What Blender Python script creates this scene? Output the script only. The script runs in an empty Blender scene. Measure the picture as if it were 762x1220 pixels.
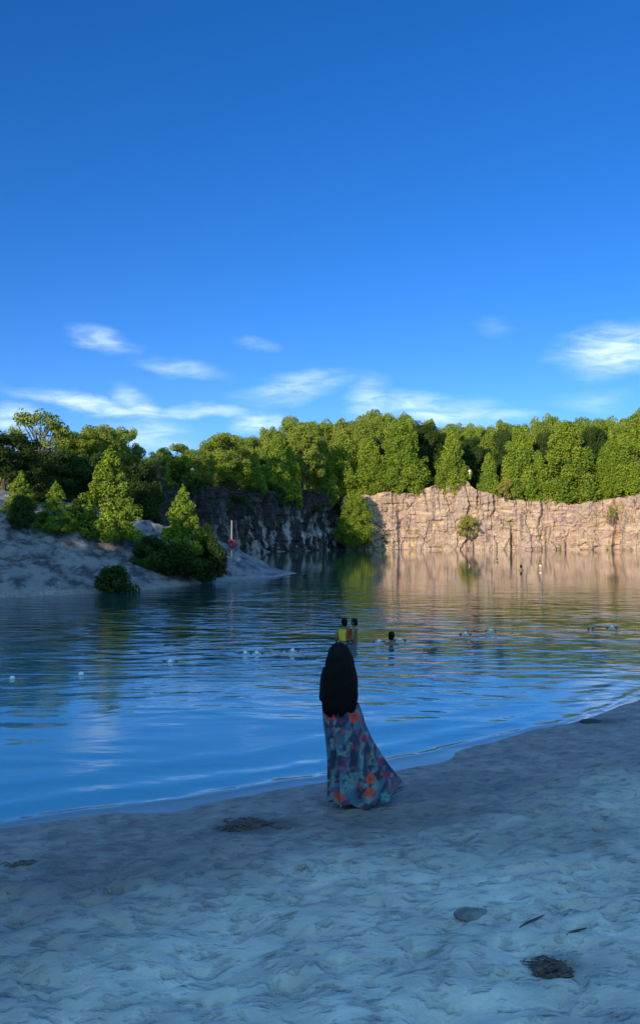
import bpy, bmesh, math, random
import numpy as np
from mathutils import Vector, Matrix
R = math.radians
random.seed(7); rng = np.random.default_rng(7)
C = bpy.context.scene.collection
S = bpy.context.scene

# ------------------------------------------------------------------ camera, sky, sun, exposure
PITCH = R(1.72); EYE = 2.74; FPX = 1000.0
cam = bpy.data.objects.new('camera', bpy.data.cameras.new('camera')); C.objects.link(cam)
cam.location = (0, 0, EYE); cam.rotation_euler = (R(90) + PITCH, 0, 0)
cam.data.sensor_fit = 'VERTICAL'; cam.data.sensor_height = 36; cam.data.lens = 36 * FPX / 1220
cam.data.clip_end = 6000; cam.data.clip_start = .05
S.camera = cam
S.view_settings.view_transform = 'Standard'; S.view_settings.look = 'None'
S.view_settings.gamma = 1; S.view_settings.use_curve_mapping = False
S.view_settings.exposure = 1.2

SUN_AZ = R(30)          # sun stands behind the viewer, 30 degrees to the left
SUN_EL = R(12)
to_sun = Vector((-math.sin(SUN_AZ) * math.cos(SUN_EL), -math.cos(SUN_AZ) * math.cos(SUN_EL), math.sin(SUN_EL)))
sl = bpy.data.lights.new('sun', 'SUN'); sl.energy = 3.0; sl.angle = R(.5); sl.color = (1, .80, .56)
sun = bpy.data.objects.new('sun', sl); C.objects.link(sun); sun.location = (0, 0, 60)
sun.rotation_euler = to_sun.to_track_quat('Z', 'Y').to_euler()

def P(px, py, D):
    """world point seen at pixel (px,py) of the 762x1220 photograph at distance D along +Y"""
    a = (px - 381) / FPX; b = (610 - py) / FPX
    y = math.cos(PITCH) - b * math.sin(PITCH); z = math.sin(PITCH) + b * math.cos(PITCH)
    k = D / y
    return Vector((a * k, D, EYE + z * k))

class NT:
    """small helper for node trees"""
    def __init__(s, tree): s.t = tree; s.n = tree.nodes; s.l = tree.links
    def node(s, kind, **kw):
        n = s.n.new(kind)
        for k, v in kw.items():
            if k.startswith('_'): setattr(n, k[1:], v)
        return n
    def inp(s, n, key, v):
        if v is None: return
        i = n.inputs[key]
        if isinstance(v, bpy.types.NodeSocket): s.l.new(v, i)
        else: i.default_value = v
    def math(s, op, a, b=None, c=None, clamp=False):
        n = s.n.new('ShaderNodeMath'); n.operation = op; n.use_clamp = clamp
        s.inp(n, 0, a); s.inp(n, 1, b); s.inp(n, 2, c); return n.outputs[0]
    def vmath(s, op, a, b=None):
        n = s.n.new('ShaderNodeVectorMath'); n.operation = op; s.inp(n, 0, a); s.inp(n, 1, b); return n
    def mapping(s, v, loc=(0, 0, 0), rot=(0, 0, 0), scale=(1, 1, 1), kind='POINT'):
        n = s.n.new('ShaderNodeMapping'); n.vector_type = kind; s.l.new(v, n.inputs[0])
        n.inputs['Location'].default_value = loc; n.inputs['Rotation'].default_value = rot; n.inputs['Scale'].default_value = scale
        return n.outputs[0]
    def noise(s, v, scale, detail=4, rough=.55, dist=0, out='Fac'):
        n = s.n.new('ShaderNodeTexNoise'); s.l.new(v, n.inputs['Vector'])
        n.inputs['Scale'].default_value = scale; n.inputs['Detail'].default_value = detail
        n.inputs['Roughness'].default_value = rough; n.inputs['Distortion'].default_value = dist
        return n.outputs[out]
    def voro(s, v, scale, feature='F1', out='Distance', rand=1):
        n = s.n.new('ShaderNodeTexVoronoi'); n.feature = feature; s.l.new(v, n.inputs['Vector'])
        n.inputs['Scale'].default_value = scale; n.inputs['Randomness'].default_value = rand
        return n.outputs[out]
    def rng(s, v, a, b, c=0., d=1., smooth=True):
        n = s.n.new('ShaderNodeMapRange'); n.interpolation_type = 'SMOOTHSTEP' if smooth else 'LINEAR'
        s.inp(n, 0, v); s.inp(n, 1, a); s.inp(n, 2, b); s.inp(n, 3, c); s.inp(n, 4, d); return n.outputs[0]
    def mix(s, f, a, b, mode='MIX'):
        n = s.n.new('ShaderNodeMix'); n.data_type = 'RGBA'; n.blend_type = mode
        s.inp(n, 0, f)
        for i, v in ((6, a), (7, b)):
            if isinstance(v, bpy.types.NodeSocket): s.l.new(v, n.inputs[i])
            else: n.inputs[i].default_value = (*v, 1) if len(v) == 3 else v
        return n.outputs[2]
    def bump(s, h, dist=1., strength=1., normal=None):
        n = s.n.new('ShaderNodeBump'); s.l.new(h, n.inputs['Height'])
        n.inputs['Strength'].default_value = strength; n.inputs['Distance'].default_value = dist
        if normal is not None: s.l.new(normal, n.inputs['Normal'])
        return n.outputs[0]

world = bpy.data.worlds.new('World'); S.world = world; world.use_nodes = True
w = NT(world.node_tree); w.n.clear()
out = w.node('ShaderNodeOutputWorld'); bg = w.node('ShaderNodeBackground'); w.l.new(bg.outputs[0], out.inputs[0])
sky = w.node('ShaderNodeTexSky'); sky.sky_type = 'NISHITA'; sky.sun_disc = False
sky.sun_elevation = SUN_EL; sky.sun_rotation = math.pi + SUN_AZ
sky.altitude = 1500; sky.air_density = 1.0; sky.dust_density = 0; sky.ozone_density = 3.0
hs = w.node('ShaderNodeHueSaturation'); hs.inputs['Saturation'].default_value = 1.26; w.l.new(sky.outputs[0], hs.inputs['Color'])
blue = w.mix(1., hs.outputs[0], (.70, .745, 1.03), 'MULTIPLY')
tc = w.node('ShaderNodeTexCoord')
sx = w.node('ShaderNodeSeparateXYZ'); w.l.new(tc.outputs['Generated'], sx.inputs[0])
yy = w.math('MAXIMUM', sx.outputs[1], .02)
u = w.math('DIVIDE', sx.outputs[0], yy); v = w.math('DIVIDE', sx.outputs[2], yy)
cx = w.node('ShaderNodeCombineXYZ'); w.l.new(u, cx.inputs[0]); w.l.new(v, cx.inputs[1]); uv = cx.outputs[0]
wn = w.noise(w.mapping(uv, scale=(1, 2.2, 1)), 9, 5, .6, 0, 'Color')
wo = w.vmath('SUBTRACT', wn, (.5, .5, .5)); wsn = w.vmath('MULTIPLY', wo.outputs[0], (.075, .035, 0))
uvw = w.vmath('ADD', uv, wsn.outputs[0]).outputs[0]
# cirrus wisps low over the woods: direction (u,v), half sizes, strength, tilt
CL = [(122, 406, 40, 14, .55, -14), (218, 437, 55, 10, .38, -8), (303, 411, 30, 8, .26, -8), (350, 462, 70, 15, .5, 8),
      (110, 480, 95, 11, .85, -7), (168, 482, 36, 17, .8, -25), (235, 489, 75, 9, .65, 2), (314, 503, 34, 14, .95, 0),
      (5, 500, 42, 16, .8, 0), (438, 478, 24, 30, .5, 20), (520, 486, 85, 18, .72, -6), (742, 418, 75, 30, .95, 5),
      (690, 424, 45, 12, .35, 0), (588, 388, 28, 13, .16, 0), (700, 476, 50, 14, .25, 0), (172, 517, 60, 22, .6, 0),
      (600, 494, 40, 8, .4, 0), (-90, 470, 80, 20, .6, 5), (870, 470, 80, 24, .6, -5)]
acc = None
for (px, py, rx, ry, st, ang) in CL:
    p = P(px, py, 1.0); p.z -= EYE
    m = w.mapping(uvw, loc=(p.x, p.z, 0), rot=(0, 0, R(ang)), scale=(rx / 1000, ry / 1000, 1), kind='TEXTURE')
    ln = w.vmath('LENGTH', m).outputs['Value']
    g = w.rng(ln, 1.38, 0., 0., st * .92)
    acc = g if acc is None else w.math('MAXIMUM', acc, g)
streak = w.noise(w.mapping(uv, rot=(0, 0, R(6)), scale=(1, 5, 1)), 16, 6, .62, .6)
dens = w.math('MULTIPLY', acc, w.rng(streak, .28, .66, .25, 1.15), clamp=True)
cloudy = w.mix(w.math('MULTIPLY', dens, .9), blue, (5.2, 6.4, 7.6))
# unseen bright cloud added behind the viewer as fill light for the shaded beach
fill_veil = w.math('MULTIPLY', w.rng(sx.outputs[1], .15, -.35), w.rng(w.noise(w.mapping(tc.outputs['Generated'], scale=(1, 1, 2.5)), 2.2, 5, .6), .38, .62, .15, 1.))
cloudy = w.mix(w.math('MULTIPLY', fill_veil, .8), cloudy, (4.5, 8.8, 10.))
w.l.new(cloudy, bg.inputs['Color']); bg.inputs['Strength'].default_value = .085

# ------------------------------------------------------------------ small helpers
def tag(o, label=None, cat=None, group=None, kind=None):
    if label: o['label'] = label
    if cat: o['category'] = cat
    if group: o['group'] = group
    if kind: o['kind'] = kind
    return o
def empty(name, loc=(0, 0, 0), rz=0):
    o = bpy.data.objects.new(name, None); C.objects.link(o); o.location = loc; o.rotation_euler = (0, 0, rz)
    o.empty_display_size = .2; return o
def mesh_obj(name, verts, faces, mat=None, parent=None, smooth=False, loc=None):
    me = bpy.data.meshes.new(name); me.from_pydata([tuple(map(float, v)) for v in verts], [], faces)
    if smooth: me.polygons.foreach_set('use_smooth', [True] * len(me.polygons))
    if mat: me.materials.append(mat)
    me.update()
    o = bpy.data.objects.new(name, me); C.objects.link(o)
    if parent: o.parent = parent
    if loc is not None: o.location = loc
    return o
def np_mesh(name, co, quads, mat=None, smooth=False):
    me = bpy.data.meshes.new(name); n = len(co); f = len(quads)
    me.vertices.add(n); me.vertices.foreach_set('co', np.asarray(co, np.float32).ravel())
    me.loops.add(f * 4); me.loops.foreach_set('vertex_index', np.asarray(quads, np.int32).ravel())
    me.polygons.add(f); me.polygons.foreach_set('loop_start', np.arange(0, f * 4, 4, dtype=np.int32))
    me.update(calc_edges=True)
    me.polygons.foreach_set('use_smooth', np.full(f, smooth))
    if mat: me.materials.append(mat)
    return me
def link(name, me, parent=None):
    o = bpy.data.objects.new(name, me); C.objects.link(o)
    if parent: o.parent = parent
    return o
def grid_quads(nu, nv):
    i = np.arange(nu * nv).reshape(nu, nv)
    return np.stack([i[:-1, :-1], i[1:, :-1], i[1:, 1:], i[:-1, 1:]], -1).reshape(-1, 4)
def copy_tree(o, parent=None):
    c = o.copy(); C.objects.link(c); c.parent = parent
    for ch in o.children: copy_tree(ch, c)
    return c

def hash2(ix, iy, k=0):
    h = (ix.astype(np.int64) * 374761393 + iy.astype(np.int64) * 668265263 + k * 974634777) & 0xffffffff
    h = ((h ^ (h >> 13)) * 1274126177) & 0xffffffff
    return ((h ^ (h >> 16)) & 0xffffff) / float(0xffffff)
def vnoise(x, y, k=0):
    ix = np.floor(x); iy = np.floor(y); fx = x - ix; fy = y - iy
    fx = fx * fx * (3 - 2 * fx); fy = fy * fy * (3 - 2 * fy)
    a = hash2(ix, iy, k); b = hash2(ix + 1, iy, k); c = hash2(ix, iy + 1, k); d = hash2(ix + 1, iy + 1, k)
    return (a + (b - a) * fx) * (1 - fy) + (c + (d - c) * fx) * fy
def fbm(x, y, oct=4, k=0):
    s = 0; a = .5; t = 0
    for i in range(oct):
        s = s + a * vnoise(x * 2 ** i + 17.3 * i, y * 2 ** i - 9.1 * i, k + i); t += a; a *= .5
    return s / t
def worley(x, y, k=0):
    ix = np.floor(x); iy = np.floor(y)
    f1 = np.full(x.shape, 9.); f2 = np.full(x.shape, 9.); cid = np.zeros(x.shape)
    for dx in (-1, 0, 1):
        for dy in (-1, 0, 1):
            cx_ = ix + dx; cy_ = iy + dy
            d = np.hypot(cx_ + .1 + .8 * hash2(cx_, cy_, k) - x, cy_ + .1 + .8 * hash2(cx_, cy_, k + 1) - y)
            h = hash2(cx_, cy_, k + 2)
            m = d < f1
            f2 = np.where(m, f1, np.minimum(f2, d)); cid = np.where(m, h, cid); f1 = np.where(m, d, f1)
    return f1, f2, cid
def sstep(t): t = np.clip(t, 0, 1); return t * t * (3 - 2 * t)

def sdf(poly, x, y):
    """signed distance, positive outside"""
    x = np.asarray(x, float); y = np.asarray(y, float)
    best = np.full(x.shape, 1e9); inside = np.zeros(x.shape, bool); n = len(poly)
    for i in range(n):
        x0, y0 = poly[i]; x1, y1 = poly[(i + 1) % n]
        dx, dy = x1 - x0, y1 - y0
        t = np.clip(((x - x0) * dx + (y - y0) * dy) / (dx * dx + dy * dy), 0, 1)
        best = np.minimum(best, np.hypot(x - x0 - t * dx, y - y0 - t * dy))
        c = (y0 > y) != (y1 > y)
        if y1 != y0: inside ^= c & (x < (x1 - x0) * (y - y0) / (y1 - y0) + x0)
    return np.where(inside, -best, best)

# ------------------------------------------------------------------ materials
def material(name):
    m = bpy.data.materials.new(name); m.use_nodes = True
    t = NT(m.node_tree); b = t.n['Principled BSDF']; return m, t, b
def plain(name, col, rough=.7, bump=0, bscale=30, var=.15):
    m, t, b = material(name); o = t.node('ShaderNodeTexCoord').outputs['Object']
    n = t.noise(o, bscale, 4)
    c = t.mix(t.rng(n, .3, .7), [x * (1 - var) for x in col], [min(1, x * (1 + var)) for x in col])
    t.l.new(c, b.inputs['Base Color']); b.inputs['Roughness'].default_value = rough
    if bump: t.l.new(t.bump(n, bump), b.inputs['Normal'])
    return m

def ground_material():
    m, t, b = material('ground'); g = t.node('ShaderNodeNewGeometry').outputs['Position']
    s = t.node('ShaderNodeSeparateXYZ'); t.l.new(g, s.inputs[0]); z = s.outputs[2]
    big = t.noise(g, .55, 5, .6); mid = t.noise(g, 3.2, 5, .6); fine = t.noise(g, 22, 4, .65)
    aw = t.node('ShaderNodeAttribute'); aw.attribute_name = 'wet'; wetA = aw.outputs['Fac']
    dry = t.mix(t.rng(mid, .3, .7), (.43, .47, .48), (.62, .67, .68))
    dry = t.mix(t.rng(big, .35, .65, 0, .55), dry, (.33, .35, .37))
    wet = t.mix(t.rng(mid, .3, .75), (.19, .18, .20), (.31, .30, .32))
    wm = t.math('ADD', wetA, t.math('MULTIPLY', t.math('SUBTRACT', big, .5), 1.1))
    wm = t.math('ADD', wm, t.math('MULTIPLY', t.math('SUBTRACT', mid, .5), 1.0))
    wf = t.rng(wm, .22, .85)
    sand = t.mix(wf, dry, wet)
    aa = t.node('ShaderNodeAttribute'); aa.attribute_name = 'stain'
    sand = t.mix(aa.outputs['Fac'], sand, (.07, .065, .085))
    shaded_pits = t.rng(t.noise(t.mapping(g, rot=(0, 0, .35), scale=(.8, 1, 1)), 6.5, 4, .62), .54, .70)
    clod = t.rng(t.noise(t.mapping(g, rot=(0, 0, .3), scale=(.85, 1, 1)), 8.5, 3, .55), .50, .68)
    sand = t.mix(t.math('MULTIPLY', shaded_pits, .5), sand, (.13, .13, .15))  # relief shade put into the colour of the pits, along with moist footprints
    sand = t.mix(t.math('MULTIPLY', clod, t.rng(wf, 0, 1, .28, .5)), sand, (.10, .10, .13))
    grass = t.mix(t.rng(fine, .3, .7), (.035, .055, .018), (.08, .10, .03))
    hillg = t.node('ShaderNodeAttribute'); hillg.attribute_name = 'soil'
    sf = t.rng(t.math('ADD', hillg.outputs['Fac'], t.math('MULTIPLY', t.math('SUBTRACT', big, .5), .8)), .35, .8)
    rocky = t.mix(t.rng(t.noise(t.mapping(g, rot=(0, 0, .5), scale=(1, .6, 1.6)), 1.1, 7, .72, .2), .40, .58), (.050, .052, .070), (.20, .205, .235))
    sand = t.mix(sf, sand, rocky)
    gm = t.rng(t.math('ADD', z, t.math('MULTIPLY', mid, 1.5)), 7.5, 10)
    t.l.new(t.mix(gm, sand, grass), b.inputs['Base Color'])
    t.l.new(t.rng(wf, 0, 1, .95, .6), b.inputs['Roughness'])
    b.inputs['Specular IOR Level'].default_value = .3
    hh = t.math('ADD', t.math('MULTIPLY', fine, .006), t.math('MULTIPLY', mid, .05))
    hh = t.math('SUBTRACT', hh, t.math('MULTIPLY', shaded_pits, .012)); hh = t.math('SUBTRACT', hh, t.math('MULTIPLY', clod, .016))
    t.l.new(t.bump(hh, 1., .9), b.inputs['Normal'])
    return m

def water_material():
    m, t, b = material('water'); g = t.node('ShaderNodeNewGeometry').outputs['Position']
    s = t.node('ShaderNodeSeparateXYZ'); t.l.new(g, s.inputs[0]); x, y = s.outputs[0], s.outputs[1]
    # wind ripples, crests roughly along x
    warp = t.noise(g, .16, 3, .5, 0, 'Color')
    gw = t.vmath('ADD', g, t.vmath('MULTIPLY', t.vmath('SUBTRACT', warp, (.5, .5, .5)).outputs[0], (3, 3, 0)).outputs[0]).outputs[0]
    r1 = t.noise(t.mapping(gw, rot=(0, 0, R(7)), scale=(.30, 1, 1)), 2.1, 3, .5)
    r2 = t.noise(t.mapping(gw, rot=(0, 0, R(-14)), scale=(.36, 1, 1)), 4.6, 3, .55)
    r3 = t.noise(t.mapping(gw, rot=(0, 0, R(4)), scale=(.22, 1, 1)), .75, 2, .45)
    patch = t.rng(t.noise(g, .09, 3, .6), .32, .62, .35, 1.)
    near = t.rng(y, 10, 22, .10, 1.0); far = t.rng(y, 26, 58, 1., .05)
    amp = t.math('MULTIPLY', t.math('MULTIPLY', near, far), patch)
    h = t.math('ADD', t.math('MULTIPLY', r1, .06), t.math('MULTIPLY', r2, .016))
    mod = t.rng(t.noise(t.mapping(g, scale=(.5, 1, 1)), .5, 3, .6), .35, .65, .15, 1.)
    wp = t.noise(t.mapping(g, scale=(.35, 1, 1)), .9, 3, .5); sg = t.node('ShaderNodeSeparateXYZ'); t.l.new(gw, sg.inputs[0])
    for (kx, ky, a_, wk) in ((1.3, 10.5, .006, 9), (-2.6, 7.6, .009, 11), (.5, 14.5, .003, 13), (3.2, 5.2, .013, 7)):
        ph = t.math('ADD', t.math('ADD', t.math('MULTIPLY', sg.outputs[0], kx), t.math('MULTIPLY', sg.outputs[1], ky)), t.math('MULTIPLY', wp, wk))
        cr = t.math('POWER', t.math('ADD', t.math('MULTIPLY', t.math('SINE', ph), .5), .5), 1.8)
        h = t.math('ADD', h, t.math('MULTIPLY', t.math('MULTIPLY', cr, mod), a_ * 2))
    # rings spreading from the bathers
    for (cx_, cy_, k, rad) in ((.65, 22.2, 9., 7), (2.0, 21.6, 11., 5), (-7.5, 26., 8.0, 11)):
        d = t.vmath('DISTANCE', gw, (cx_, cy_, 0)).outputs['Value']
        wv = t.math('MULTIPLY', t.math('SINE', t.math('MULTIPLY', d, k)), t.rng(d, rad, .5, 0, .0035))
        h = t.math('ADD', h, wv)
    h = t.math('MULTIPLY', t.math('MULTIPLY', h, amp), t.rng(x, -3, 5, .75, .42))
    h = t.math('ADD', h, t.math('MULTIPLY', t.math('MULTIPLY', r3, far), .026))
    sh = t.node('ShaderNodeAttribute'); sh.attribute_name = 'shore'
    sd_ = t.math('ADD', sh.outputs['Fac'], t.math('MULTIPLY', t.math('SUBTRACT', t.noise(g, .9, 3), .5), .45))
    for (c_, w_, a_) in ((.22, .09, .007), (.75, .18, .006), (1.6, .3, .006)):
        e_ = t.math('DIVIDE', t.math('SUBTRACT', sd_, c_), w_)
        h = t.math('ADD', h, t.math('MULTIPLY', t.math('EXPONENT', t.math('MULTIPLY', t.math('MULTIPLY', e_, e_), -1)), a_))
    n = t.bump(h, 1., 1.)
    t.l.new(n, b.inputs['Normal'])
    deep = t.mix(t.rng(y, 8, 26, 0, 1), (.07, .30, .46), (.010, .050, .058))  # brighter blue near the shore puts sky reflection into the body colour
    deep = t.mix(t.rng(sd_, .05, .55, 0, 1), (.20, .22, .25), deep)
    t.l.new(deep, b.inputs['Base Color'])
    b.inputs['Roughness'].default_value = .045; b.inputs['IOR'].default_value = 1.75
    b.inputs['Specular IOR Level'].default_value = .5
    return m

def cliff_material(name, dark):
    m, t, b = material(name); g = t.node('ShaderNodeNewGeometry').outputs['Position']
    a = t.node('ShaderNodeAttribute'); a.attribute_name = 'crack'; ck = a.outputs['Fac']
    a2 = t.node('ShaderNodeAttribute'); a2.attribute_name = 'block'; bk = a2.outputs['Fac']
    lay = t.noise(t.mapping(g, scale=(.25, .25, 1.6)), 1.1, 5, .6)
    vs = t.noise(t.mapping(g, scale=(1, 1, .13)), .75, 5, .62, .4)
    sp = t.noise(g, .38, 5, .62)
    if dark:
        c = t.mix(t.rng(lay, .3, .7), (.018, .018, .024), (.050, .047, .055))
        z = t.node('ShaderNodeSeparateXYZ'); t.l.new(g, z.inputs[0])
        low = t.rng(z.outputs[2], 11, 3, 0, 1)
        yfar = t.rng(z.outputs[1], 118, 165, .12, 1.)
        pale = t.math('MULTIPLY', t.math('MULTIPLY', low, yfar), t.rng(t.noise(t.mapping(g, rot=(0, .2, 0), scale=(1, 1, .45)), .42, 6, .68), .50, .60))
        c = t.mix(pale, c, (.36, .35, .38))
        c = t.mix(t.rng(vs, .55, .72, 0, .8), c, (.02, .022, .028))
    else:
        c = t.mix(t.rng(lay, .38, .62), (.33, .235, .18), (.52, .39, .285))
        c = t.mix(t.rng(sp, .46, .60, 0, .8), c, (.35, .24, .24))
        c = t.mix(t.rng(t.noise(g, 1.3, 5, .7), .52, .66, 0, .6), c, (.24, .17, .14))
        c = t.mix(t.rng(bk, .0, 1, 0, .35), c, (.33, .29, .26))
        c = t.mix(t.rng(vs, .54, .66, 0, .8), c, (.14, .10, .09))
        c = t.mix(t.rng(t.noise(g, .22, 3), .58, .68, 0, .45), c, (.20, .17, .06))
    c = t.mix(t.math('MULTIPLY', ck, .32), c, (.06, .05, .05))
    t.l.new(c, b.inputs['Base Color']); b.inputs['Roughness'].default_value = .9
    b.inputs['Specular IOR Level'].default_value = .2
    hh = t.noise(t.mapping(g, scale=(1, 1, 1.6)), 1.6, 6, .65)
    t.l.new(t.bump(hh, .5, .8), b.inputs['Normal'])
    return m

def leaf_material(name, c0, c1, c2, trans=.25):
    m, t, b = material(name)
    a = t.node('ShaderNodeAttribute'); a.attribute_name = 'tint'
    oi = t.node('ShaderNodeObjectInfo').outputs['Random']
    c = t.mix(a.outputs['Fac'], c0, c1)
    c = t.mix(t.rng(oi, 0, 1, 0, .6, smooth=False), c, c2)
    t.l.new(c, b.inputs['Base Color']); b.inputs['Roughness'].default_value = .75
    b.inputs['Specular IOR Level'].default_value = .15
    tr = t.node('ShaderNodeBsdfTranslucent'); t.l.new(c, tr.inputs[0])
    mx = t.node('ShaderNodeMixShader'); mx.inputs[0].default_value = trans * .6
    t.l.new(b.outputs[0], mx.inputs[1]); t.l.new(tr.outputs[0], mx.inputs[2])
    t.l.new(mx.outputs[0], t.n['Material Output'].inputs[0])
    return m
M_ground = ground_material(); M_water = water_material()
M_cliff = cliff_material('pale_rock', False); M_stained_shade = cliff_material('stained_shade_rock', True)  # second one is the same rock darkened: staining plus shade in the colour
M_cedar = leaf_material('cedar_leaf', (.075, .140, .018), (.26, .33, .035), (.15, .24, .025))
M_round = leaf_material('broad_leaf', (.070, .135, .018), (.23, .30, .035), (.19, .22, .045))
M_dull_shade = leaf_material('dull_shade_leaf', (.018, .042, .010), (.048, .082, .018), (.030, .055, .014), .15)  # dark greens for bushes; on the dark trees they stand in for shade
M_gold = leaf_material('yellow_leaf', (.16, .17, .03), (.30, .30, .06), (.22, .20, .05))
M_bark = plain('bark', (.10, .08, .065), .95, .02, 14, .4)

# ------------------------------------------------------------------ terrain
LAKE = [(-24, -1), (-12, 4.5), (-6, 6.75), (-3, 7.94), (0, 9.4), (2.5, 11.4), (4.05, 12.7), (5.5, 14.4), (9, 19), (16, 26), (28, 33),
        (45, 40), (60, 52), (74, 72), (82, 100), (84, 140), (80, 184), (65, 175.5), (65.5, 183.5), (4, 184), (-3, 168), (-13, 150), (-19, 130), (-27, 105), (-34, 86),
        (-26, 81), (-14, 77), (-7, 71), (-1.7, 64.2), (-3, 58), (-6.4, 52.7), (-9.3, 43.5), (-12, 40), (-14.5, 38), (-20, 36), (-29, 30), (-32, 16)]
QUARRY = [(-38, -30), (64, -32), (74, 20), (74, 72), (82, 100), (84, 140), (80, 184), (65, 175.5), (65.5, 183.5), (4, 184), (-3, 168), (-13, 150), (-19, 130),
          (-27, 105), (-34, 86), (-38, 62)]
RX = [-60, -30, -19, -16.5, -14, -12, -9, -6.4, -3.8, -1.7, 0]
RZ = [8.5, 7.2, 4.95, 4.35, 3.75, 3.35, 2.7, 1.75, .85, .15, 0]
HX = [4, 11, 22, 28, 32, 34.5, 37.5, 44, 55, 60, 65, 70, 84]
HZ = [12.2, 12.2, 13.0, 13.6, 15.6, 13.6, 12.6, 10.9, 10.2, 10.4, 11.6, 12.2, 12.5]
def rim(x, y):
    """height of the quarry rim"""
    h = np.full(np.shape(x), 12.2)
    far = np.interp(x, HX, HZ); h = np.where(y > 172, far, h)
    left = np.interp(y, [-40, 0, 17, 21, 36, 48, 60, 85, 110, 150, 172], [15, 14.2, 12.6, 11.7, 11.0, 9.5, 9.5, 11.0, 11.0, 10.8, 11.0])
    return np.where((x < 3) & (y <= 172), left, h)
STAINS = [(300, 985, .42, .17, .85), (715, 860, .34, .12, .95), (665, 1150, .15, .08, .6),
          (470, 975, .8, .25, .45), (640, 1000, .8, .3, .45), (120, 1040, .7, .3, .35), (560, 940, .8, .3, .35)]
def base_ground(x, y):
    sd = sdf(LAKE, x, y); q = sdf(QUARRY, x, y)
    s = np.clip(sd, 0, 15)
    z = .07 * s + .0088 * s * s
    z = np.where(sd < 0, np.maximum(.16 * sd, -4), z)
    wd = np.interp(x, [-30, -19, -14, -9, -6, -3], [14, 12, 9, 6.5, 4, 2.5])
    zone = sstep((y - 30) / 4) * sstep((-x + .5) / 1.5)
    hz = np.interp(x, RX, RZ) * np.clip(sd / wd, 0, 1) ** .8 * zone
    z = np.where(sd > 0, np.maximum(z * (1 - zone), hz), z)
    step = sstep((q - 2.3) / 1.2)
    away = sstep((q - 30) / 300) * 3
    return z * (1 - step) + (rim(x, y) + away) * step, sd, q
def ground_z(x, y):
    z, _, _ = base_ground(np.array([float(x)]), np.array([float(y)])); return float(z[0])

def axis(parts):
    a = [parts[0][0]]
    for s, e, d in parts:
        n = max(1, round((e - s) / d)); a += list(np.linspace(s, e, n + 1)[1:])
    return np.array(a)
xs = axis([(-2500, -300, 275), (-300, -80, 20), (-80, -40, 2), (-40, -7, .4), (-7, -4.2, .1), (-4.2, 5.6, .04), (5.6, 9, .15), (9, 20, .7), (20, 90, 1.6), (90, 300, 15), (300, 2500, 275)])
ys = axis([(-2500, -300, 275), (-300, -60, 20), (-60, -2, 2), (-2, 2.4, .3), (2.4, 11, .04), (11, 16, .12), (16, 34, .7), (34, 72, .35), (72, 200, 1.3), (200, 400, 15), (400, 3000, 260)])
X, Y = np.meshgrid(xs, ys, indexing='ij')
Z, SD, Q = base_ground(X, Y)
land = sstep(SD / .5)
nearb = np.exp(-((np.clip(Y - 6, 0, None) / 14) ** 2 + (X / 16) ** 2)) * land
f1, f2, cid = worley(X / .42, Y / .34, 5)
g1, g2, gid = worley(X / .23 + 3, Y / .17, 15)
dry = sstep((SD - .5) / 2.2)
lump = (fbm(X / .55, Y / .42, 4, 3) - .5) * .075 + (fbm(X / .16, Y / .12, 3, 9) - .5) * .028
pit = -np.where(cid > .45, np.exp(-(f1 / .30) ** 2) * .030, 0) + np.where(cid < .3, np.exp(-(f1 / .3) ** 2) * .016, 0)
pit2 = -np.where(gid > .6, np.exp(-(g1 / .28) ** 2) * .014, 0)
Z = Z + nearb * 1.7 * ((lump + pit * .8 + pit2) * (.18 + .82 * dry))
shoreb = np.exp(-(SD / .8) ** 2) * np.exp(-((X / 12) ** 2)) * (Y < 22)
Z = Z + shoreb * ((fbm(X / 1.3, Y / 1.3, 3, 91) - .5) * .07)
fr = np.random.default_rng(21)
for i in range(150):
    fx, fy, fa = fr.uniform(-4, 5.2), fr.uniform(2.6, 9.5), fr.uniform(-.9, .9) + (i % 2) * .3
    mk = (np.abs(X - fx) < .4) & (np.abs(Y - fy) < .4)
    dx, dy = X[mk] - fx, Y[mk] - fy; pa = dx * math.cos(fa) + dy * math.sin(fa); pb = -dx * math.sin(fa) + dy * math.cos(fa)
    q_ = np.hypot(pb / .055, pa / .14); Z[mk] += (-.030 * np.exp(-q_ ** 4) + .012 * np.exp(-((q_ - 1.35) / .35) ** 2)) * dry[mk]
hillm = land * sstep((Y - 32) / 4) * sstep((90 - Y) / 10) * sstep((1 - X) / 2)
h1, h2, hid = worley(X / 2.3, Y / 1.9, 31)
tip = np.clip(SD / 4, .12, 1)
Z = Z + hillm * tip * ((fbm(X / 4., Y / 3.2, 5, 41) - .5) * 1.2 + (hid - .5) * .7 + (fbm(X / 1.1, Y / .9, 4, 44) - .5) * 1.0)
Z = Z + sstep(Q / 12) * (fbm(X / 9, Y / 9, 3, 61) - .5) * .8
me = np_mesh('ground', np.stack([X, Y, Z], -1).reshape(-1, 3), grid_quads(len(xs), len(ys)), M_ground, True)
wet = 1 - sstep((SD - .3) / np.interp(X, [-4, 0, 3], [6.2, 4.8, 4.6]))
at = me.attributes.new('wet', 'FLOAT', 'POINT'); at.data.foreach_set('value', wet.ravel().astype(np.float32))
at = me.attributes.new('soil', 'FLOAT', 'POINT'); at.data.foreach_set('value', hillm.ravel().astype(np.float32))
def hit(px, py):
    """where the view ray through a pixel meets the ground"""
    for D in np.arange(2.2, 70, .02):
        p = P(px, py, D)
        if p.z <= ground_z(p.x, D): return p
    return P(px, py, 60)
st = np.zeros_like(X)
STP = []
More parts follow.
